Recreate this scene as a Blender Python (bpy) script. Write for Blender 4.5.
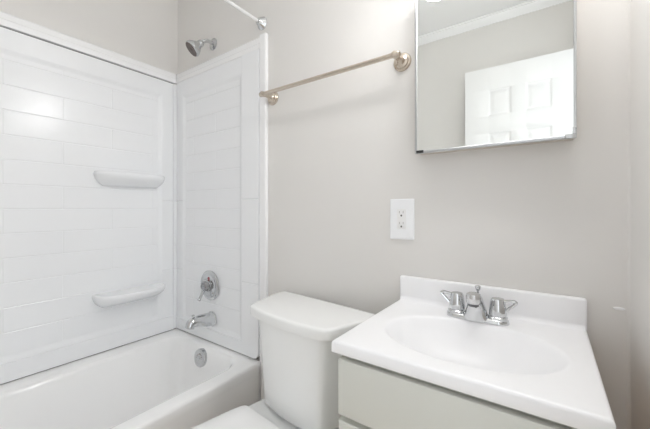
import bpy, bmesh, math, random
from mathutils import Vector, Matrix
PI = math.pi
scene = bpy.context.scene
for o in list(bpy.data.objects):
    bpy.data.objects.remove(o)
COL = scene.collection

# ------------------------------------------------------------------ camera
CAM_H = 1.10
cam_d = bpy.data.cameras.new('camera')
cam = bpy.data.objects.new('camera', cam_d); COL.objects.link(cam)
cam.location = (0, 0, CAM_H)
cam.rotation_euler = (PI / 2, 0, 0.6151)
cam_d.sensor_width = 36.0
cam_d.lens = 36.0 * 316.77 / 650.0
cam_d.shift_y = -(214.5 - 208.85) / 650.0
cam_d.clip_start = 0.02
scene.camera = cam

# ------------------------------------------------------------------ world: even fill light, entering through the assumed doorway
world = bpy.data.worlds.new('world'); scene.world = world
world.use_nodes = True
bg = world.node_tree.nodes['Background']
bg.inputs['Color'].default_value = (0.93, 0.965, 1.0, 1)
bg.inputs['Strength'].default_value = 1.8

VANITY_LAMP = 26.5        # emission of the bath bar's globes
scene.view_settings.view_transform = 'Standard'
scene.view_settings.look = 'None'
scene.view_settings.gamma = 1.0
scene.view_settings.use_curve_mapping = False
scene.view_settings.exposure = 0.25
scene.cycles.max_bounces = 14
scene.cycles.diffuse_bounces = 9
scene.cycles.glossy_bounces = 6

# ------------------------------------------------------------------ materials
def mat(name, col, rough=0.5, metal=0.0, emit=None, emit_s=0.0, bump=0.0, bscale=60.0, vary=0.0, vscale=4.0, coat=0.0, spec=0.5):
    m = bpy.data.materials.new(name); m.use_nodes = True
    nt = m.node_tree; p = nt.nodes['Principled BSDF']
    p.inputs['Base Color'].default_value = (*col, 1)
    p.inputs['Roughness'].default_value = rough
    p.inputs['Metallic'].default_value = metal
    p.inputs['Coat Weight'].default_value = coat
    p.inputs['Coat Roughness'].default_value = 0.05
    p.inputs['Specular IOR Level'].default_value = spec
    if emit:
        p.inputs['Emission Color'].default_value = (*emit, 1)
        p.inputs['Emission Strength'].default_value = emit_s
    if bump or vary:
        tc = nt.nodes.new('ShaderNodeTexCoord')
    if vary:
        n = nt.nodes.new('ShaderNodeTexNoise'); n.inputs['Scale'].default_value = vscale
        n.inputs['Detail'].default_value = 5
        nt.links.new(tc.outputs['Object'], n.inputs['Vector'])
        r = nt.nodes.new('ShaderNodeValToRGB')
        r.color_ramp.elements[0].position = 0.3; r.color_ramp.elements[1].position = 0.7
        r.color_ramp.elements[0].color = (*[c * (1 - vary) for c in col], 1)
        r.color_ramp.elements[1].color = (*[min(1, c * (1 + vary)) for c in col], 1)
        nt.links.new(n.outputs['Fac'], r.inputs['Fac'])
        nt.links.new(r.outputs['Color'], p.inputs['Base Color'])
    if bump:
        n = nt.nodes.new('ShaderNodeTexNoise'); n.inputs['Scale'].default_value = bscale
        n.inputs['Detail'].default_value = 3
        nt.links.new(tc.outputs['Object'], n.inputs['Vector'])
        b = nt.nodes.new('ShaderNodeBump'); b.inputs['Strength'].default_value = bump
        b.inputs['Distance'].default_value = 0.002
        nt.links.new(n.outputs['Fac'], b.inputs['Height'])
        nt.links.new(b.outputs['Normal'], p.inputs['Normal'])
    return m

M_WALL = mat('wall_paint', (0.747, 0.731, 0.709), 0.55, bump=0.12, bscale=35, vary=0.012, vscale=2.5)
M_CEIL = mat('ceiling_paint', (0.90, 0.90, 0.895), 0.7, bump=0.1, bscale=50)
M_TRIM = mat('white_gloss_trim', (0.90, 0.90, 0.905), 0.25)
M_DOOR = mat('white_door_paint', (0.82, 0.82, 0.82), 0.35)
M_ACRYL = mat('white_acrylic', (0.88, 0.89, 0.905), 0.22, bump=0.35, bscale=9)
M_TUB = mat('white_tub_enamel', (0.94, 0.94, 0.94), 0.10)
M_CERAM = mat('white_porcelain', (0.865, 0.87, 0.865), 0.08)
M_SEAT = mat('white_seat_plastic', (0.92, 0.92, 0.92), 0.2)
M_MARBLE = mat('white_cultured_marble', (0.905, 0.905, 0.92), 0.32, vary=0.008, vscale=14)
M_CAB = mat('cream_cabinet_paint', (0.63, 0.635, 0.59), 0.42, bump=0.05, bscale=30)
M_BOARD = mat('brown_bounce_board', (0.58, 0.41, 0.25), 0.6, vary=0.1, vscale=20)  # made-up brown for an unseen side, bounces warm light beside the vanity
M_CHROME = mat('chrome', (0.66, 0.67, 0.68), 0.05, metal=1.0)
M_CHROME2 = mat('worn_chrome', (0.60, 0.61, 0.62), 0.12, metal=1.0)
M_DARKC = mat('chrome_painted_reflection', (0.40, 0.405, 0.41), 0.05, metal=1.0)  # darker chrome, the mixer hub's dark reflections put into its colour
M_DARKM = mat('dark_metal', (0.16, 0.16, 0.17), 0.25, metal=1.0)
M_CAPM = mat('satin_chrome', (0.66, 0.66, 0.66), 0.22, metal=1.0)
M_NICKEL = mat('brushed_nickel', (0.66, 0.585, 0.50), 0.27, metal=1.0, bump=0.05, bscale=200)
M_BODY = mat('cabinet_body_warm_shade', (0.60, 0.55, 0.49), 0.5)  # tan stands in for warm shade under the mirror cabinet
M_ALU = mat('mirror_frame_metal', (0.56, 0.57, 0.58), 0.30, metal=1.0)
M_MIRROR = mat('mirror_silvering', (0.90, 0.92, 0.905), 0.0, metal=1.0)
M_GAPSHADE = mat('dark_gap_shade', (0.16, 0.155, 0.15), 0.8)  # dark colour stands in for the shade inside the narrow gaps
M_CAULKG = mat('grey_joint_caulk', (0.30, 0.29, 0.28), 0.8)
M_BLACK = mat('black_plastic', (0.02, 0.02, 0.02), 0.4)
M_PLATE = mat('white_plate_plastic', (0.90, 0.91, 0.93), 0.22)
M_RECEP = mat('white_receptacle_plastic', (0.84, 0.84, 0.84), 0.3)
M_SLOT = mat('dark_slot', (0.10, 0.09, 0.085), 0.6)
M_SLOTL = mat('grey_slot', (0.42, 0.40, 0.38), 0.6)
M_NOZZLE = mat('grey_brown_nozzle_rubber', (0.16, 0.13, 0.12), 0.5)
M_RED = mat('red_indicator', (0.30, 0.06, 0.07), 0.4)
M_FLOOR = mat('floor_vinyl', (0.66, 0.56, 0.44), 0.4, vary=0.15, vscale=6)
M_RODW = mat('white_rod_enamel', (0.85, 0.85, 0.85), 0.2)
M_GLOBE = mat('globe_glass', (0.9, 0.9, 0.88), 0.3, emit=(1.0, 1.0, 1.0), emit_s=VANITY_LAMP)

# ------------------------------------------------------------------ helpers
def finish(name, bm, m, parent=None, ang=35):
    bmesh.ops.remove_doubles(bm, verts=bm.verts, dist=1e-6)
    bmesh.ops.recalc_face_normals(bm, faces=bm.faces)
    me = bpy.data.meshes.new(name); bm.to_mesh(me); bm.free()
    for p in me.polygons: p.use_smooth = True
    me.set_sharp_from_angle(angle=math.radians(ang))
    me.materials.append(m)
    o = bpy.data.objects.new(name, me); COL.objects.link(o)
    if parent: o.parent = parent
    return o

def tag(o, label=None, cat=None, group=None, kind=None):
    if label: o['label'] = label
    if cat: o['category'] = cat
    if group: o['group'] = group
    if kind: o['kind'] = kind
    return o

def thing(name, label, cat, loc=(0, 0, 0), rz=0.0):
    o = bpy.data.objects.new(name, None); COL.objects.link(o)
    o.empty_display_size = 0.05
    o.location = loc; o.rotation_euler = (0, 0, rz)
    return tag(o, label, cat)

def structure(name, bm, m, label=None, ang=35):
    o = finish(name, bm, m, None, ang)
    return tag(o, label, None, None, 'structure')

def add_box(bm, x0, x1, y0, y1, z0, z1, bev=0.0, seg=2):
    r = bmesh.ops.create_cube(bm, size=1.0)
    vs = r['verts']
    for v in vs:
        v.co = Vector(((x0 + x1) / 2 + v.co.x * (x1 - x0), (y0 + y1) / 2 + v.co.y * (y1 - y0), (z0 + z1) / 2 + v.co.z * (z1 - z0)))
    if bev:
        es = {e for v in vs for e in v.link_edges}
        bmesh.ops.bevel(bm, geom=list(es), offset=bev, segments=seg, affect='EDGES', profile=0.5)
    return bm

def add_loft(bm, rings, cap0=True, cap1=True, closed=True):
    R = [[bm.verts.new(p) for p in r] for r in rings]
    n = len(R[0])
    for a, b in zip(R[:-1], R[1:]):
        for i in range(n if closed else n - 1):
            j = (i + 1) % n
            try: bm.faces.new((a[i], a[j], b[j], b[i]))
            except ValueError: pass
    if cap0: bm.faces.new(R[0][::-1])
    if cap1: bm.faces.new(R[-1])
    return bm

def frame_from(d):
    d = Vector(d).normalized()
    up = Vector((0, 0, 1)) if abs(d.z) < 0.95 else Vector((1, 0, 0))
    a = d.cross(up).normalized(); b = d.cross(a).normalized()
    return d, a, b

def add_lathe(bm, origin, axis, prof, n=32):
    """prof: list of (distance along axis, radius)"""
    d, a, b = frame_from(axis); o = Vector(origin)
    rings = []
    for t, r in prof:
        r = max(r, 1e-5)
        rings.append([o + d * t + (a * math.cos(2 * PI * i / n) + b * math.sin(2 * PI * i / n)) * r for i in range(n)])
    return add_loft(bm, rings)

def spline(pts, k=8):
    P = [Vector(p) for p in pts]; out = []
    for i in range(len(P) - 1):
        p0 = P[max(i - 1, 0)]; p1 = P[i]; p2 = P[i + 1]; p3 = P[min(i + 2, len(P) - 1)]
        for j in range(k):
            t = j / k
            out.append(0.5 * ((2 * p1) + (-p0 + p2) * t + (2 * p0 - 5 * p1 + 4 * p2 - p3) * t * t + (-p0 + 3 * p1 - 3 * p2 + p3) * t ** 3))
    out.append(P[-1]); return out

def add_tube(bm, pts, rad, n=16, sx=1.0, closed_path=False):
    """tube along a path; rad is a number or a list; sx widens it sideways"""
    P = [Vector(p) for p in pts]
    rs = rad if isinstance(rad, (list, tuple)) else [rad] * len(P)
    rings = []; prev = None
    for i, p in enumerate(P):
        if closed_path:
            d = P[(i + 1) % len(P)] - P[i - 1]
        else:
            d = P[min(i + 1, len(P) - 1)] - P[max(i - 1, 0)]
        d.normalize()
        if prev is None:
            _, a, b = frame_from(d)
        else:
            a = (prev - d * prev.dot(d)).normalized(); b = d.cross(a)
        prev = a
        rings.append([p + (a * math.cos(2 * PI * k / n) * sx + b * math.sin(2 * PI * k / n)) * rs[i] for k in range(n)])
    if closed_path:
        rings.append(rings[0])
        return add_loft(bm, rings, False, False)
    return add_loft(bm, rings)

def add_prism(bm, poly, axis, a0, a1):
    """poly: 2-D outline; axis 'x': poly=(y,z); 'y': poly=(x,z); 'z': poly=(x,y)"""
    def P(q, t):
        return {'x': (t, q[0], q[1]), 'y': (q[0], t, q[1]), 'z': (q[0], q[1], t)}[axis]
    return add_loft(bm, [[P(q, a0) for q in poly], [P(q, a1) for q in poly]])

def rrect(x0, x1, y0, y1, r, z, n=8):
    out = []
    for cx, cy, a0 in ((x1 - r, y1 - r, 0), (x0 + r, y1 - r, PI / 2), (x0 + r, y0 + r, PI), (x1 - r, y0 + r, 1.5 * PI)):
        for i in range(n + 1):
            a = a0 + PI / 2 * i / n
            out.append((cx + r * math.cos(a), cy + r * math.sin(a), z))
    return out

def sstep(t):
    t = max(0.0, min(1.0, t)); return t * t * (3 - 2 * t)

def add_relief(bm, U, W, h, pos, back, warp=None):
    """a height field on a grid: pos(u, w, height) -> point; back = height of the flat rear"""
    U = sorted(set(round(u, 5) for u in U)); W = sorted(set(round(w, 5) for w in W))
    wf = warp or (lambda u, w: u)
    F = [[bm.verts.new(pos(wf(u, w), w, h(u, w))) for u in U] for w in W]
    B = [[bm.verts.new(pos(wf(u, w), w, back)) if (i in (0, len(U) - 1) or j in (0, len(W) - 1)) else None for i, u in enumerate(U)] for j, w in enumerate(W)]
    nu, nw = len(U), len(W)
    for j in range(nw - 1):
        for i in range(nu - 1):
            bm.faces.new((F[j][i], F[j][i + 1], F[j + 1][i + 1], F[j + 1][i]))
    for i in range(nu - 1):
        bm.faces.new((F[0][i], F[0][i + 1], B[0][i + 1], B[0][i]))
        bm.faces.new((F[-1][i], F[-1][i + 1], B[-1][i + 1], B[-1][i]))
    for j in range(nw - 1):
        bm.faces.new((F[j][0], F[j + 1][0], B[j + 1][0], B[j][0]))
        bm.faces.new((F[j][-1], F[j + 1][-1], B[j + 1][-1], B[j][-1]))
    ring = [B[0][i] for i in range(nu)] + [B[j][-1] for j in range(1, nw)] + [B[-1][i] for i in range(nu - 2, -1, -1)] + [B[j][0] for j in range(nw - 2, 0, -1)]
    bm.faces.new(ring)
    return bm

NB = bmesh.new

# ------------------------------------------------------------------ the room
XL, XR, YB, YF, ZC = -1.795, 0.158, 1.03, -0.49, 2.42
T = 0.10
structure('floor', add_box(NB(), XL - T, XR + T, YF - T, YB + T, -0.1, 0.0), M_FLOOR)
structure('ceiling', add_box(NB(), XL - T, XR + T, YF - T, YB + T, ZC, ZC + 0.1), M_CEIL)
structure('wall_back', add_box(NB(), XL - T, XR + T, YB, YB + T, 0, ZC), M_WALL)
structure('wall_left', add_box(NB(), XL - T, XL, YF, YB, 0, ZC), M_WALL)
structure('wall_front', add_box(NB(), XL - T, XR + T, YF - T, YF, 0, ZC), M_WALL)
DY0, DY1, DZ = -0.37, 0.29, 2.04            # assumed doorway in the right wall, added to let fill light in
bm = NB()
add_prism(bm, [(YF, 0), (DY0, 0), (DY0, DZ), (DY1, DZ), (DY1, 0), (YB, 0), (YB, ZC), (YF, ZC)], 'x', XR, XR + T)
structure('wall_right', bm, M_WALL)
# crown moulding along the front, left and right walls and the door casing
crown = [(0, 0), (0, -0.054), (0.006, -0.054), (0.010, -0.045), (0.025, -0.029), (0.032, -0.013), (0.040, -0.009), (0.040, 0)]
structure('trim_1', add_prism(NB(), [(YF + a, ZC + b) for a, b in crown], 'x', XL, XR), M_TRIM, 'white crown moulding on the wall seen in the mirror')
bm = NB()
for y0, y1, z0, z1 in ((DY1, DY1 + 0.06, 0, DZ + 0.06), (DY0, DY1, DZ, DZ + 0.06)):
    add_box(bm, XR - 0.012, XR, y0, y1, z0, z1, 0.003)
structure('trim_2', bm, M_TRIM, 'white casing around the assumed doorway')
structure('baseboard_back', add_box(NB(), -1.04, -0.41, YB - 0.014, YB, 0, 0.09, 0.004), M_TRIM)

# white casing strips around the tub surround
prof = [(0, 1.8305), (0.020, 1.8305), (0.022, 1.834), (0.022, 1.855), (0.0185, 1.859), (0.0185, 1.882), (0.013, 1.888), (0, 1.890)]
structure('trim_3', add_prism(NB(), [(XL + a, b) for a, b in prof], 'y', YF, 1.0075) , M_TRIM, 'white strip along the top of the long tub wall', 25)
structure('trim_4', add_prism(NB(), [(YB - a * .85, b + .003) for a, b in prof], 'x', XL + 0.0005, -1.0817), M_TRIM, 'white strip along the top of the short tub wall', 25)
bm = add_prism(NB(), [(-1.0815, 0.402), (-1.071, 0.402), (-1.071, 0.0), (-1.042, 0.0), (-1.042, 1.897), (-1.0815, 1.897)], 'y', 1.0095, YB)
bmesh.ops.bevel(bm, geom=list(bm.edges), offset=0.003, segments=2, affect='EDGES')
structure('trim_5', bm, M_TRIM, 'white upright strip between tub wall and painted wall')
# grey caulk joints at the rim; dark strips paint the shade in gaps
structure('trim_6', add_box(NB(), XL, -1.7805, YF, 1.012, 0.3995, 0.4045), M_CAULKG, 'grey caulk joint above the tub rim on the long wall')
structure('trim_7', add_box(NB(), -1.777, -1.086, 1.0145, YB, 0.3995, 0.4055), M_CAULKG, 'grey caulk joint above the tub rim on the short wall')
structure('trim_8', add_box(NB(), -1.098, -1.0817, 1.020, YB - .0005, 0.4055, 1.826), M_GAPSHADE, 'painted gap shade beside the upright strip')
structure('trim_9', add_box(NB(), XL, XL + 0.006, YF, 0.9935, 1.820, 1.8305), M_GAPSHADE, 'painted gap shade under the top strip of the long tub wall')

# caulked corner of the painted walls on the right, with a few lumps
bm = NB(); random.seed(5)
rings = []
for i in range(140):
    z = 0.05 + i * 2.36 / 139
    lump = 0.0028 + 0.0006 * math.sin(i * 1.9) + 0.0005 * random.random()
    for zc, s, w in ((0.60, 0.003, 0.02), (0.64, 0.0025, 0.015), (0.52, 0.003, 0.02), (0.87, 0.002, 0.012), (0.77, 0.002, 0.01)):
        lump += s * math.exp(-((z - zc) / w) ** 2)
    rings.append([(XR, YB, z), (XR - lump * 1.6, YB, z), (XR - lump, YB - lump * .45, z), (XR - lump * .45, YB - lump, z), (XR, YB - lump * 1.6, z)])
add_loft(bm, rings)
structure('trim_10', bm, M_WALL, 'painted caulk bead in the corner right of the vanity')
bm = add_lathe(NB(), (0.138, YB + 0.001, 0.860), (0, -1, 0), [(0, 0.004), (0.003, 0.0035), (0.004, 0.001)], 12)
for v in bm.verts: v.co.x = 0.138 + (v.co.x - 0.138) * 3.0
structure('trim_11', bm, M_TRIM, 'small white filler blob on wall near the right corner')

# ------------------------------------------------------------------ six panel door, open against the front wall
DX0, DX1 = -0.468, 0.150
pc = [(-0.327, -0.193), (-0.118, 0.018)]
pr = [(1.708, 1.885), (0.93, 1.600), (0.22, 0.80)]
panels = [(a, b, c, d) for a, b in pc for c, d in pr]
def hdoor(u, w):
    for a, b, c, d in panels:
        q = min(u - a, b - u, w - c, d - w)
        if q > -1e-6:
            if q < 0.010: return -0.0045 * sstep(q / 0.010)
            if q < 0.018: return -0.0045
            return -0.0045 + 0.003 * sstep((q - 0.018) / 0.02)
    return 0.0
U = [DX0, DX1]; W = [0.012, 2.028]
offs = [0, .0033, .0066, .010, .018, .025, .031, .038]
for a, b in pc: U += [a + k for k in offs] + [b - k for k in offs]
for a, b in pr: W += [a + k for k in offs] + [b - k for k in offs]
bm = add_relief(NB(), U, W, hdoor, lambda u, w, h: (u, -0.38 + h, w), -0.035)
door = structure('door_1', bm, M_DOOR, 'white six panel door standing open, seen in the mirror')
bm = NB()
add_lathe(bm, (DX0 + 0.06, -0.3795, 0.96), (0, 1, 0), [(-0.002, 0.028), (0.004, 0.028), (0.008, 0.012), (0.03, 0.011), (0.036, 0.022), (0.05, 0.027), (0.06, 0.02), (0.063, 0.004)], 24)
finish('door_handle', bm, M_NICKEL, door)

# ------------------------------------------------------------------ tub surround: two moulded panels
ROW = [1.6013 - 0.1002 * k for k in range(-1, 12)]
def hpanel(field, grow, joints, rec, seams, extra=None):
    u0, u1, w0, w1 = field; bw = 0.028
    def h(u, w):
        e = extra(u, w) if extra else 0.0
        d = min(u - u0, u1 - u, w - w0, w1 - w)
        if d <= 1e-6:
            if (u <= u0 + 1e-6 or u >= u1 - 1e-6):
                for s in seams:
                    if abs(w - s) < 1e-4: return e - 0.0034
            return e
        v = -rec * sstep(d / bw)
        if d >= bw - 1e-6:
            for r in ROW:
                if abs(w - r) < 1e-4: return v - grow
            k = math.floor((ROW[0] - w) / 0.1002)
            for jx, par in joints:
                if par == k % 2 and abs(u - jx) < 1e-4: return v - grow * 0.6
        return v
    return h
def panel_lines(lo, hi, f0, f1, marks, g=0.0028):
    L = [lo, lo + .003, hi - .003, hi]
    for q in (0, .003, .006, .0095, .013, .0165, .020, .024, .028): L += [f0 + q, f1 - q]
    for m in marks:
        if lo + .004 < m < hi - .004: L += [m - g, m, m + g]
    return L
seams = [1.1458, 0.7518]
def edge_round(lo, hi):
    def e(u, w):
        return (-0.0025 if (u <= lo + 1e-5 or u >= hi - 1e-5) else 0.0) + (0.005 if w <= 0.4801 else 0.0)
    return e
# long wall
joints = [(0.291 + 0.195 * k, k % 2) for k in range(-4, 4)]
fld = (-0.43, 0.933, 0.480, 1.7466)
U = panel_lines(YF + .003, 0.9942, fld[0], fld[1], [j for j, _ in joints if fld[0] + .035 < j < fld[1] - .035])
W = panel_lines(0.4045, 1.8245, fld[2], fld[3], [r for r in ROW if fld[2] + .035 < r < fld[3] - .035] + seams)
W = [w for w in W if 0.404 < w < 1.8246]
h1 = hpanel(fld, 0.0014, joints, 0.009, seams, edge_round(YF + .003, 0.9942))
bm = add_relief(NB(), U, W, h1, lambda u, w, h: (-1.780 + h, u, w), -0.0149)
long_panel = finish('tub_surround_panel', bm, M_ACRYL, None, 7)
tag(long_panel, 'white moulded tile pattern panel with two soap shelves on long tub wall', 'tub surround')
def soap_shelf(zt, yc, half, dep):
    bm = NB(); n = 36; rings = []
    # height offset, width scale, depth scale of the bowed outline
    for dz, sw, sd in ((0.0, .95, 0.86), (0.0, .975, 0.94), (-.003, .99, .98), (-.010, 1.0, 1.0), (-.020, .99, .97), (-.033, .965, .86), (-.046, .92, .66), (-.058, .85, .42), (-.068, .77, .16)):
        ring = []
        for i in range(n + 1):
            a = PI * i / n
            ca, sa = math.cos(a), math.sin(a)
            ring.append((-1.7905 + .0105 + dep * sd * sa ** .75 if 0 < i < n else -1.7905, yc + half * sw * math.copysign(abs(ca) ** 0.9, ca), zt + dz))
        rings.append(ring)
    add_loft(bm, rings)
    return finish('soap_shelf', bm, M_ACRYL, long_panel, 60)
soap_shelf(1.281, 0.767, 0.166, 0.085)
soap_shelf(0.686, 0.761, 0.166, 0.125)

# short wall
PX0, PX1 = -1.7785, -1.0855
fld = (-1.722, -1.2075, 0.465, 1.755)
joints = [(-1.722 + 0.10 + 0.2 * k, k % 2) for k in range(0, 3)]
U = panel_lines(PX0, PX1, fld[0], fld[1], [j for j, _ in joints if fld[0] + .035 < j < fld[1] - .035]) + [-1.75, -1.16, -1.14, -1.12, -1.107, -1.099, -1.093, -1.2045, -1.201]
W = panel_lines(0.4055, 1.8330, fld[2], fld[3], [r for r in ROW if fld[2] + .035 < r < fld[3] - .035] + seams) + [0.4085, 0.412, 0.417, 0.423, 0.430, 0.4385]
def ex2(u, w):
    if u >= PX1 - 1e-5: return -0.003
    if w <= 0.4651 and u < -1.2: return 0.005
    return 0.005 if u >= -1.2015 else (0.0025 if u >= -1.205 else 0.0)
h2 = hpanel(fld, 0.0021, joints, 0.008, seams, ex2)
def warp2(u, w):
    r = 0.033; q = w - 0.4055
    if q >= r or u <= -1.2: return u
    cut = r - math.sqrt(max(0, r * r - (r - q) ** 2))
    return u - cut * (u + 1.2) / (PX1 + 1.2)
bm = add_relief(NB(), U, W, h2, lambda u, w, h: (u, 1.0145 - h, w), -0.0154, warp2)
short_panel = finish('tub_surround_panel', bm, M_ACRYL, None, 7)
tag(short_panel, 'white moulded tile pattern panel behind the tub spout and mixer', 'tub surround')

bm = NB()
zs = [0.4055] + [q for sm in sorted(seams) for q in (sm - .0028, sm, sm + .0028)] + [1.8265]
def post(z, d):
    x0, y1 = -1.7905, 1.0138; x1, y0 = -1.7785 - d, 0.9955 + d * 0
    return [(x0, y0, z), (x1 - .003, y0, z), (x1, y0 + .004, z), (x1, y1, z), (x0, y1, z)]
add_loft(bm, [post(z, .0034 if z in seams else 0) for z in zs])
finish('corner_flange', bm, M_ACRYL, short_panel, 7)

# ------------------------------------------------------------------ bathtub
tub = thing('bathtub', 'white alcove bathtub with plain apron beside the toilet', 'bathtub', (-1.46, 0.27, 0))
TX, TY = -1.46, 0.27
def R(x0, x1, y0, y1, r, z): return [(p[0] - TX, p[1] - TY, p[2]) for p in rrect(x0, x1, y0, y1, r, z)]
ox0, ox1, oy0, oy1 = XL + .002, -1.0745, YF + .002, 1.0275
Z = 0.399
rings = [R(ox0, ox1 - .006, oy0, oy1, .003, 0.0), R(ox0, ox1 - .006, oy0, oy1, .003, 0.02), R(ox0, ox1 - .007, oy0, oy1, .003, 0.34), R(ox0, ox1 - .003, oy0, oy1, .003, 0.355),
         R(ox0, ox1, oy0, oy1, .003, Z - .012), R(ox0, ox1 - .001, oy0, oy1, .003, Z - .006), R(ox0 + .001, ox1 - .004, oy0 + .001, oy1 - .001, .003, Z - .0015), R(ox0 + .002, ox1 - .009, oy0 + .002, oy1 - .002, .003, Z)]
ix0, ix1, iy0, iy1 = -1.692, -1.146, -0.40, 0.972
for ins, dz, r in ((-.010, 0, .105), (0, -.0012, .10), (.006, -.006, .096), (.011, -.015, .094), (.016, -.035, .092), (.030, -.12, .092), (.050, -.22, .095), (.070, -.285, .10), (.095, -.315, .11), (.13, -.328, .11)):
    k = 0.0
    rings.append(R(ix0 + ins, ix1 - ins, iy0 + ins * 1.6, iy1 - ins, r, Z + dz))
bm = add_loft(NB(), rings)
finish('tub_body', bm, M_TUB, tub, 40)
# overflow plate on the sloping end wall
bm = NB()
add_lathe(bm, (-1.440 - TX, 0.9595 - TY, 0.344), (0, -1, 0.14), [(-0.008, 0.044), (0.016, 0.044), (0.021, 0.042), (0.024, 0.035), (0.0245, 0.030), (0.0235, 0.028), (0.0235, 0.012), (0.026, 0.009), (0.0265, 0.002)], 36)
ov = finish('overflow_plate', bm, M_CHROME2, tub); tag(ov, 'round chrome overflow plate')
bm = NB()
for i in range(14):
    a = 2 * PI * i / 14
    add_lathe(bm, (-1.440 - TX + .019 * math.cos(a), 0.9595 - TY - .0227, 0.344 + .0034 + .019 * math.sin(a)), (0, -1, .14), [(-.002, .0022), (.0012, .0022)], 10)
finish('overflow_holes', bm, M_SLOTL, ov)
# foot gap to the upright strip, its shade painted as a dark strip
structure('trim_12', add_box(NB(), -1.081, -1.071, 1.0278, YB, 0.0, 0.3995), M_GAPSHADE, 'painted gap shade between tub apron and upright strip')

# ------------------------------------------------------------------ tub spout
YS = 1.0193      # face of the recessed tile field
sp = thing('tub_spout', 'chrome tub spout with diverter knob above the tub rim', 'spout', (-1.447, YS, 0.522))
bm = NB()
path = spline([(0, -0.001, 0), (0, -0.03, 0.003), (0, -0.075, 0.010), (0, -0.105, 0.012), (0, -0.122, 0.006), (0, -0.129, -0.012)], 6)
n = len(path)
rad = []
for i in range(n):
    t = i / (n - 1)
    rad.append(0.036 - 0.013 * sstep(t * 1.2) if t < .8 else 0.023 - 0.001 * (t - .8) / .2)
add_tube(bm, path, rad, 24)
finish('spout_body', bm, M_CHROME, sp)
bm = NB()
add_lathe(bm, (0, -0.110, 0.030), (0, 0, 1), [(0, .004), (.012, .004), (.013, .0075), (.018, .0075), (.020, .004)], 14)
finish('diverter_knob', bm, M_CHROME, sp)
bm = add_lathe(NB(), (0, 0.0005, 0), (0, -1, 0), [(0, .039), (.004, .039), (.007, .036)], 28)
finish('spout_collar', bm, M_CHROME, sp)

# ------------------------------------------------------------------ mixer valve
vx, vz = -1.465, 0.696
vt = thing('shower_mixer', 'round chrome shower mixer plate with lever handle above the tub spout', 'mixer valve', (vx, YS, vz))
bm = add_lathe(NB(), (0, 0, 0), (0, -1, 0), [(0, .078), (.003, .078), (.007, .074), (.010, .066), (.0105, .060), (.009, .057), (.011, .050), (.012, .032), (.012, .001)], 48)
pl = finish('escutcheon', bm, M_CHROME2, vt)
for dx, dz in ((-.042, .012), (.035, -.035)):
    finish('screw', add_lathe(NB(), (dx, -.0105, dz), (0, -1, 0), [(0, .005), (.002, .0045), (.0025, .001)], 12), M_SLOTL, pl)
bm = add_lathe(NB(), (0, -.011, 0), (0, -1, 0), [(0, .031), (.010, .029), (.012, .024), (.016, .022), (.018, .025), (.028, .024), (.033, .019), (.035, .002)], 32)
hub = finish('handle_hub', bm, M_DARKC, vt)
bm = add_lathe(NB(), (0.004, -.0115, 0.037), (0, -1, 0), [(0, .009), (.0015, .0085), (.0018, .001)], 14)
finish('temperature_dot', bm, M_RED, vt)
bm = NB()
path = spline([(0, -.034, -.004), (-0.010, -.038, -.030), (-0.019, -.044, -.056), (-0.025, -.050, -.074)], 8)
add_tube(bm, path, [0.010 - 0.004 * (i / (len(path) - 1)) + (0.002 if i > len(path) - 5 else 0) for i in range(len(path))], 14)
finish('lever', bm, M_CHROME, vt)

# ------------------------------------------------------------------ shower head
sh = thing('wall_shower', 'chrome shower head on a bent arm above the tub', 'shower head', (-1.452, YB, 1.972))
bm = add_lathe(NB(), (0, 0.0005, 0), (0, -1, 0), [(0, .031), (.003, .031), (.009, .022), (.012, .013)], 32)
tag(finish('wall_flange', bm, M_CHROME2, sh))
bm = NB()
path = spline([(0, 0, 0), (0, -.018, .003), (-.002, -.036, .003), (-.006, -.054, -.006), (-.011, -.068, -.022)], 8)
add_tube(bm, path, 0.0095, 16); finish('shower_arm', bm, M_CHROME, sh)
hd = Vector((-.30, -.66, -.69)).normalized()
o = Vector((-.009, -.062, -.014))
bm = add_lathe(NB(), o, hd, [(-.006, .008), (0, .015), (.008, .018), (.014, .018), (.018, .0165), (.026, .021), (.038, .030), (.052, .0385), (.060, .041), (.068, .041), (.071, .038)], 32)
hb = finish('head_body', bm, M_CHROME2, sh)
bm = add_lathe(NB(), o + hd * .0705, hd, [(0, .0375), (.002, .036), (.0025, .014), (.004, .012), (.0045, .001)], 28)
finish('nozzle_plate', bm, M_NOZZLE, hb)

# ------------------------------------------------------------------ shower curtain rod
rd = thing('shower_rod', 'straight white shower curtain rod running above the tub edge', 'curtain rod', (-1.082, YB, 1.957))
bm = add_tube(NB(), [(0, -.004, 0), (0, -.5, 0), (0, -1.0, 0), (0, YF - YB + .004, 0)], 0.0068, 20); finish('rod', bm, M_RODW, rd)
for y, s in ((0.0003, -1), (YF - YB - .0003, 1)):
    bm = add_lathe(NB(), (0, y, 0), (0, s, 0), [(0, .030), (.003, .030), (.008, .026), (.020, .019), (.030, .0135), (.032, .009)], 28)
    tag(finish('rod_flange', bm, M_CHROME2, rd), 'chrome end flange')

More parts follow.
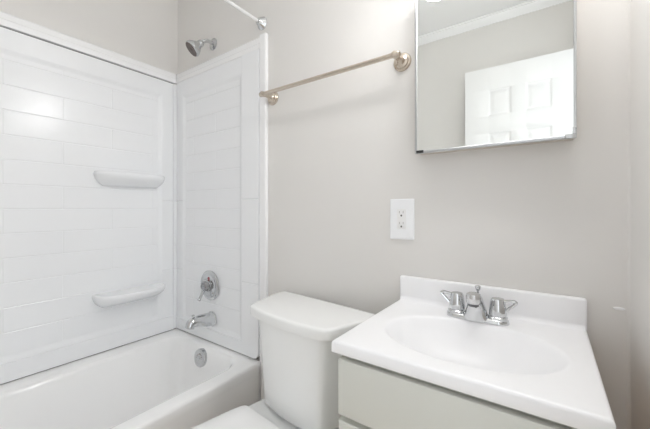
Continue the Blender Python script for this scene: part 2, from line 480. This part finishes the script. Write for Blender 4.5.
# ------------------------------------------------------------------ towel bar
tb = thing('towel_bar', 'brushed nickel towel bar on the wall above the toilet', 'towel bar', (-0.7085, YB, 1.597))
HX = 0.303
bm = add_tube(NB(), [(-HX - .004, -.065, 0), (0, -.065, 0), (HX + .004, -.065, 0)], 0.0082, 20); finish('bar', bm, M_NICKEL, tb)
for s in (-1, 1):
    bm = add_lathe(NB(), (s * HX, 0.0003, 0), (0, -1, 0), [(0, .031), (.004, .031), (.007, .029), (.008, .024), (.012, .022), (.015, .014), (.022, .0095), (.045, .008), (.055, .0105), (.066, .0118), (.073, .0105), (.076, .002)], 32)
    ps = finish('bar_post', bm, M_NICKEL, tb)
    bm = add_lathe(NB(), (s * (HX + .002), -.065, 0), (s, 0, 0), [(0, .0095), (.010, .0105), (.014, .009), (.017, .003)], 18)
    finish('end_cap', bm, M_NICKEL, ps)

# ------------------------------------------------------------------ outlet
ot = thing('wall_outlet', 'white duplex wall outlet plate between towel bar and vanity', 'outlet', (-0.4065, YB, 1.0655))
bm = add_loft(NB(), [[(a, y, b) for a, b, _ in rrect(-.0425 + i, .0425 - i, -.0685 + i, .0685 - i, .003, 0, 4)] for y, i in ((0, 0), (-.003, 0), (-.0055, .0025), (-.0065, .006))])
finish('cover_plate', bm, M_PLATE, ot, 20)
bm = add_loft(NB(), [[(a, y, b) for a, b, _ in rrect(-.0155 + i, .0155 - i, -.0335 + i, .0335 - i, .003, 0, 4)] for y, i in ((-.0050, 0), (-.0080, 0), (-.0086, .0008))])
rc = finish('receptacle', bm, M_RECEP, ot, 20)
for cz in (.0185, -.0185):
    for sx_ in (-1, 1):
        finish('blade_slot', add_box(NB(), sx_ * .0065 - .001, sx_ * .0065 + .001, -.0089, -.0070, cz + .001, cz + .009), M_SLOTL, rc)
    finish('ground_hole', add_lathe(NB(), (0, -.0070, cz - .0065), (0, -1, 0), [(0, .0032), (.0019, .0032)], 14), M_SLOT, rc)
for sx_ in (-1, 1):
    finish('reset_button', add_box(NB(), sx_ * .008 - .0035, sx_ * .008 + .0035, -.0092, -.0070, -.0028, .0028, .0005), M_RECEP, rc)

# ------------------------------------------------------------------ mirror cabinet
MX0, MX1, MZ0, MZ1, MYF = -0.3425, 0.0548, 1.272, 1.775, 0.970
mc = thing('medicine_cabinet', 'metal framed mirror cabinet on the wall above the vanity', 'mirror', ((MX0 + MX1) / 2, YB, MZ0))
OX = (MX0 + MX1) / 2
def mbox(x0, x1, y0, y1, z0, z1, bev=0): return add_box(NB(), x0 - OX, x1 - OX, y0 - YB, y1 - YB, z0 - MZ0, z1 - MZ0, bev)
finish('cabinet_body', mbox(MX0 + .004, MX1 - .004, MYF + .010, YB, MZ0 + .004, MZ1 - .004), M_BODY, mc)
finish('mirror_glass', mbox(MX0 + .005, MX1 - .005, MYF + .002, MYF + .010, MZ0 + .006, MZ1 - .006), M_MIRROR, mc)
fw = .0075
bm = NB()
for b in ((MX0, MX0 + fw, MZ0, MZ1), (MX1 - fw * .8, MX1, MZ0, MZ1), (MX0 + fw, MX1 - fw * .8, MZ0, MZ0 + fw), (MX0 + fw, MX1 - fw * .8, MZ1 - fw, MZ1)):
    add_box(bm, b[0] - OX, b[1] - OX, MYF - YB, MYF + .012 - YB, b[2] - MZ0, b[3] - MZ0, .0012, 1)
fr = finish('mirror_frame', bm, M_ALU, mc)
bm = NB(); add_box(bm, MX0 + .006 - OX, MX0 + .028 - OX, MYF - .004 - YB, MYF + .006 - YB, .0005, .0085, .001)
tag(finish('corner_clip', bm, M_BLACK, fr), 'black clip at the lower left corner')
bm = NB(); add_box(bm, MX1 - .022 - OX, MX1 - OX, MYF - .0025 - YB, MYF + .006 - YB, -.001, .009, .001); add_box(bm, MX1 - .0075 - OX, MX1 - OX, MYF - .0025 - YB, MYF + .006 - YB, .009, .026, .001)
tag(finish('corner_clip', bm, M_CHROME2, fr), 'bright metal clip at the lower right corner')

# ------------------------------------------------------------------ vanity cabinet
VX0, VX1, VYF = -0.391, 0.062, 0.620
vc = thing('vanity_cabinet', 'cream painted vanity cabinet under the white sink top', 'cabinet', (-0.165, 0.825, 0))
def vb(bm, x0, x1, y0, y1, z0, z1, bev=0): return add_box(bm, x0 + .165, x1 + .165, y0 - .825, y1 - .825, z0, z1, bev)
bm = NB()
vb(bm, VX0, VX0 + .016, VYF + .002, YB - .002, 0, .7705)
vb(bm, VX0 + .016, VX1 - .016, VYF + .06, VYF + .072, 0, .09); vb(bm, VX0 + .016, VX1 - .016, VYF + .004, YB - .002, .09, .106)
vb(bm, VX0 + .016, VX1 - .016, VYF + .002, VYF + .018, .615, .640); vb(bm, VX0 + .016, VX1 - .016, VYF + .002, VYF + .018, .745, .7705)
vb(bm, VX0 + .016, VX1 - .016, YB - .010, YB - .002, .106, .7705)
finish('carcass', bm, M_CAB, vc)
bm = NB(); vb(bm, VX1 - .0155, VX1, VYF + .002, YB - .002, 0, .7705)
tag(finish('side_panel', bm, M_BOARD, vc), 'unseen side made brown to bounce warm light')
bm = NB(); vb(bm, VX0, VX1, VYF - .016, VYF + .0015, .6345, .7605, .0025)
finish('false_drawer_front', bm, M_CAB, vc)
mid = (VX0 + VX1) / 2
for x0, x1, hs in ((VX0 + .001, mid - .0015, 1), (mid + .0015, VX1 - .001, -1)):
    z0, z1 = .10, .6225
    def hd_(u, w):
        q = min(u - x0, x1 - u, w - z0, z1 - w)
        if q < .0012: return -.003
        if q < .045 - 1e-5: return 0.0
        if q < .061: return -.006 * sstep((q - .045) / .008) if q < .053 else -.006
        return -.006 + .004 * sstep((q - .061) / .012)
    of = [0, .003, .045, .0475, .050, .053, .061, .065, .069, .073]
    bm = add_relief(NB(), [x0 + k for k in of] + [x1 - k for k in of], [z0 + k for k in of] + [z1 - k for k in of], hd_, lambda u, w, h: (u + .165, VYF - .017 - h - .825, w), -.0185)
    dr = finish('cabinet_door', bm, M_CAB, vc, 25)
    kx = (x1 - .022) if hs > 0 else (x0 + .022)
    bm = add_lathe(NB(), (kx + .165, VYF - .0165 - .825, .54), (0, -1, 0), [(0, .006), (.010, .005), (.014, .013), (.022, .014), (.025, .008), (.026, .001)], 20)
    finish('knob', bm, M_NICKEL, dr)

# ------------------------------------------------------------------ sink top
CX0, CX1, CYF, CZ = -0.407, 0.0775, 0.6023, 0.7995
sk = thing('bathroom_sink', 'white one piece sink top with oval basin and backsplash', 'sink', (-0.165, 0.815, .7715))
SX, SY, SZ = -0.165, 0.815, .7715
ecx, ecy, ea, eb = -0.159, 0.788, 0.191, 0.135
N = 144
x0, x1, y0, y1 = CX0, CX1, CYF, YB - .0015
angs = [2 * PI * i / N for i in range(N)]
cor = [math.atan2(yy - ecy, xx - ecx) % (2 * PI) for xx, yy in ((x0, y0), (x1, y0), (x1, y1), (x0, y1))]
for c_ in cor:
    k = min(range(N), key=lambda i: abs((angs[i] - c_ + PI) % (2 * PI) - PI)); angs[k] = c_
def rect_ring(ins, z):
    out = []
    for a in angs:
        ca, sa = math.cos(a), math.sin(a); ts = []
        X0, X1, Y0, Y1 = x0 + ins, x1 - ins, y0 + ins, y1
        if ca > 1e-9: ts.append((X1 - ecx) / ca)
        if ca < -1e-9: ts.append((X0 - ecx) / ca)
        if sa > 1e-9: ts.append((Y1 - ecy) / sa)
        if sa < -1e-9: ts.append((Y0 - ecy) / sa)
        t = min(ts); out.append((ecx + ca * t - SX, ecy + sa * t - SY, z - SZ))
    return out
def ell_ring(s, z, dy=0.0):
    out = []
    for a in angs:
        r = 1.0 / math.sqrt((math.cos(a) / (ea * s)) ** 2 + (math.sin(a) / (eb * s)) ** 2)
        out.append((ecx + r * math.cos(a) - SX, ecy + dy + r * math.sin(a) - SY, z - SZ))
    return out
rings = [rect_ring(.012, .7720), rect_ring(.001, .7720), rect_ring(0, .7735), rect_ring(0, CZ - .006), rect_ring(.0012, CZ - .0025), rect_ring(.004, CZ - .0006), rect_ring(.008, CZ)]
rings += [ell_ring(1.07, CZ), ell_ring(1.03, CZ - .0003), ell_ring(1.01, CZ - .0012), ell_ring(.995, CZ - .0028), ell_ring(.975, CZ - .0062), ell_ring(.945, CZ - .0135), ell_ring(.905, CZ - .024), ell_ring(.85, CZ - .037), ell_ring(.77, CZ - .053), ell_ring(.66, CZ - .070), ell_ring(.52, CZ - .084), ell_ring(.36, CZ - .093), ell_ring(.18, CZ - .097), ell_ring(.09, CZ - .098)]
bm = add_loft(NB(), rings, cap0=False, cap1=True)
finish('counter_basin', bm, M_MARBLE, sk, 40)
bm = NB(); add_box(bm, CX0 - SX, CX1 - SX, 1.0075 - SY, YB - .001 - SY, CZ - .004 - SZ, .8765 - SZ, .005, 3)
finish('backsplash', bm, M_MARBLE, sk)
# cove where the counter meets the backsplash
bm = NB(); r = .012
poly = [(1.009 - SY, CZ - .001 - SZ), (1.009 - r - SY, CZ - .001 - SZ)] + [(1.0075 - r + r * math.sin(a) - SY, CZ + r - r * math.cos(a) - SZ) for a in [PI / 2 * i / 6 for i in range(7)]] + [(1.009 - SY, CZ + r - SZ)]
add_prism(bm, poly, 'x', CX0 + .004 - SX, CX1 - .004 - SX); finish('cove', bm, M_MARBLE, sk, 40)
bm = add_lathe(NB(), (ecx - SX, ecy - SY, CZ - .0985 - SZ), (0, 0, 1), [(0, .021), (.002, .021), (.003, .015), (.001, .012), (.004, .010), (.006, .002)], 24)
finish('drain', bm, M_CHROME, sk)

# ------------------------------------------------------------------ faucet
fc = thing('sink_faucet', 'chrome two handle faucet at the back of the sink', 'faucet', (-0.1610, 0.947, CZ))
bm = NB()
def stad(hx, r, z, n=12):
    out = []
    for i in range(n + 1):
        a = -PI / 2 + PI * i / n; out.append((hx + r * math.cos(a), r * math.sin(a), z))
    for i in range(n + 1):
        a = PI / 2 + PI * i / n; out.append((-hx + r * math.cos(a), r * math.sin(a), z))
    return out
add_loft(bm, [stad(.051, .027, 0.0002), stad(.051, .027, .004), stad(.051, .0255, .009), stad(.05, .022, .012), stad(.05, .018, .0125)])
finish('base_plate', bm, M_CHROME, fc)
for s in (-1, 1):
    hx = s * .051
    bm = add_lathe(NB(), (hx, 0, .010), (0, 0, 1), [(0, .0235), (.006, .0235), (.009, .0205), (.010, .019), (.011, .0215), (.020, .0213), (.038, .0190), (.049, .0172), (.054, .0145), (.0555, .010), (.056, .001)], 32)
    hn = finish('handle', bm, M_CHROME, fc)
    # open triangular wing lever
    tri = [Vector((hx + s * .014, -.002, .059)), Vector((hx + s * .037, -.003, .0625)), Vector((hx + s * .042, -.003, .0595)), Vector((hx + s * .0395, -.003, .055)), Vector((hx + s * .018, -.002, .033))]
    path = []
    for i in range(len(tri) - 1):
        for k in range(6): path.append(tri[i].lerp(tri[i + 1], k / 6))
    path.append(tri[-1])
    bm = add_tube(NB(), path, 0.0042, 10, sx=1.3); finish('wing_lever', bm, M_CHROME, hn)
# spout: a flared skirt rising from the base and bowing forward, ending in a round cap with the aerator below
def sec(y, z, hw, hd, tilt, n=24):
    out = []; ct, st = math.cos(tilt), math.sin(tilt)
    for i in range(n):
        a = 2 * PI * i / n; ca, sa = math.cos(a), math.sin(a)
        px = hw * math.copysign(abs(ca) ** .7, ca); py = hd * math.copysign(abs(sa) ** .7, sa)
        out.append((px, y + py * ct, z + py * st))
    return out
bm = add_loft(NB(), [sec(-.006, .004, .034, .027, 0), sec(-.007, .011, .032, .026, .03), sec(-.009, .022, .027, .024, .12), sec(-.012, .035, .0225, .022, .25), sec(-.017, .048, .0195, .020, .5), sec(-.026, .058, .018, .017, .9), sec(-.038, .063, .0165, .0125, 1.3), sec(-.048, .064, .016, .010, 1.5)])
finish('spout', bm, M_CHROME, fc)
bm = add_lathe(NB(), (0, -.046, .054), (0, 0, 1), [(0, .0165), (.002, .0178), (.018, .0182), (.024, .0165), (.027, .011), (.028, .001)], 32)
finish('spout_cap', bm, M_CAPM, fc)
bm = add_lathe(NB(), (0, -.046, .0545), (0, 0, -1), [(0, .0125), (.008, .0125), (.0085, .009), (.006, .0085), (.0055, .001)], 24)
tag(finish('aerator', bm, M_DARKM, fc), 'dark metal aerator ring')
bm = add_lathe(NB(), (0, .018, .010), (0, 0, 1), [(0, .0035), (.062, .0035), (.066, .006), (.074, .0075), (.077, .0065), (.078, .001)], 16)
finish('lift_rod', bm, M_CHROME, fc)

# ------------------------------------------------------------------ toilet
tl = thing('toilet', 'white two piece toilet with closed lid between tub and vanity', 'toilet', (-0.701, 0.880, 0), math.radians(-6.2))
HALF = [(0, -.136), (.06, -.134), (.115, -.128), (.164, -.119), (.185, -.109), (.197, -.089), (.211, -.035), (.232, .03), (.240, .085), (.238, .100), (.226, .109), (.12, .112), (0, .112)]
_h = spline([(x, y, 0) for x, y in HALF], 5)
OUT = [(p.x, p.y) for p in _h] + [(-p.x, p.y) for p in _h[-2:0:-1]]
def tank_ring(kx, yf, yb, z, ins=0.0):
    """tank outline seen from above: straight back, bowed front, sides closing in to the front"""
    out = []
    for x, y in OUT:
        t = (y + .137) / .249
        out.append((x * (kx - ins / .235), yf + ins + t * (yb - yf - 2 * ins), z))
    return out
rings = [tank_ring(kx, yf, yb, z) for z, kx, yf, yb in ((.399, .67, -.090, .075), (.401, .70, -.100, .088), (.409, .72, -.105, .092), (.46, .735, -.107, .096), (.56, .775, -.110, .10), (.66, .82, -.114, .102), (.714, .845, -.117, .102))]
finish('tank', add_loft(NB(), rings), M_CERAM, tl, 40)
rings = [tank_ring(1.0, -.137, .112, z, i) for z, i in ((.7145, .006), (.7155, .001), (.718, 0), (.740, .0), (.7445, .001), (.7475, .0035), (.7492, .0075), (.750, .013))]
finish('tank_lid', add_loft(NB(), rings), M_CERAM, tl, 40)
def egg(hw, y0, y1, z, wb, n=160):
    """toilet seat outline: rounded front at y0, squared back at y1 with half width wb"""
    pts = []; ym = y0 + (y1 - y0) * .52
    for i in range(n):
        a = 2 * PI * i / n; ca, sa = math.cos(a), math.sin(a)
        if sa <= 0:
            pts.append((hw * ca, ym + (ym - y0) * sa, z))
        else:
            p = 0.09
            x = math.copysign(abs(ca) ** p, ca); y = sa ** p
            w = hw + (wb - hw) * y ** 1.6
            pts.append((w * x, ym + (y1 - ym) * y, z))
    return pts
# bowl: pedestal, bowl, rim deck under the tank
rings = [egg(.115, -.44, .055, 0.0, .105), egg(.115, -.44, .055, .02, .105), egg(.098, -.38, .05, .12, .10), egg(.115, -.43, .06, .22, .12), egg(.160, -.53, .09, .31, .145), egg(.178, -.565, .115, .355, .155), egg(.181, -.570, .118, .378, .158), egg(.178, -.566, .115, .386, .155), egg(.168, -.55, .106, .389, .147)]
finish('bowl', add_loft(NB(), rings), M_CERAM, tl, 50)
rings = [egg(.163, -.563, -0.162, .3895, .140), egg(.168, -.570, -0.158, .392, .144), egg(.169, -.571, -0.157, .400, .145), egg(.166, -.568, -0.160, .4035, .142)]
finish('seat', add_loft(NB(), rings), M_SEAT, tl, 40)
rings = [egg(.166, -.568, -0.160, .4045, .142), egg(.170, -.573, -0.156, .407, .146), egg(.171, -.574, -0.155, .415, .147), egg(.170, -.572, -0.156, .4195, .146), egg(.166, -.567, -0.160, .4225, .142), egg(.12, -.46, -.22, .4245, .085)]
finish('seat_lid', add_loft(NB(), rings), M_SEAT, tl, 40)
# ------------------------------------------------------------------ lamps
vl = thing('vanity_light', 'bath bar light with three round glass globes above the mirror cabinet', 'wall light', (-0.133, YB, 1.905))
bm = add_box(NB(), -.28, .28, -.028, 0, -.055, .055, .008); finish('back_plate', bm, M_CHROME, vl)
for x in (-.195, 0, .195):
    bm = add_lathe(NB(), (x, -.027, 0), (0, -1, 0), [(0, .030), (.006, .028), (.010, .012), (.122, .012), (.125, .026), (.140, .042), (.168, .054), (.1685, .0525), (.142, .040), (.150, .020)], 24); finish('lamp_arm_shield', bm, M_CHROME, vl)  # arm with an added unseen cup that keeps light off the wall
    prof = [(.1515 + .056 - .056 * math.cos(PI * i / 16), .056 * math.sin(PI * i / 16)) for i in range(17)]
    bm = add_lathe(NB(), (x, -.027, -.0), (0, -1, 0), prof, 28); finish('globe', bm, M_GLOBE, vl)
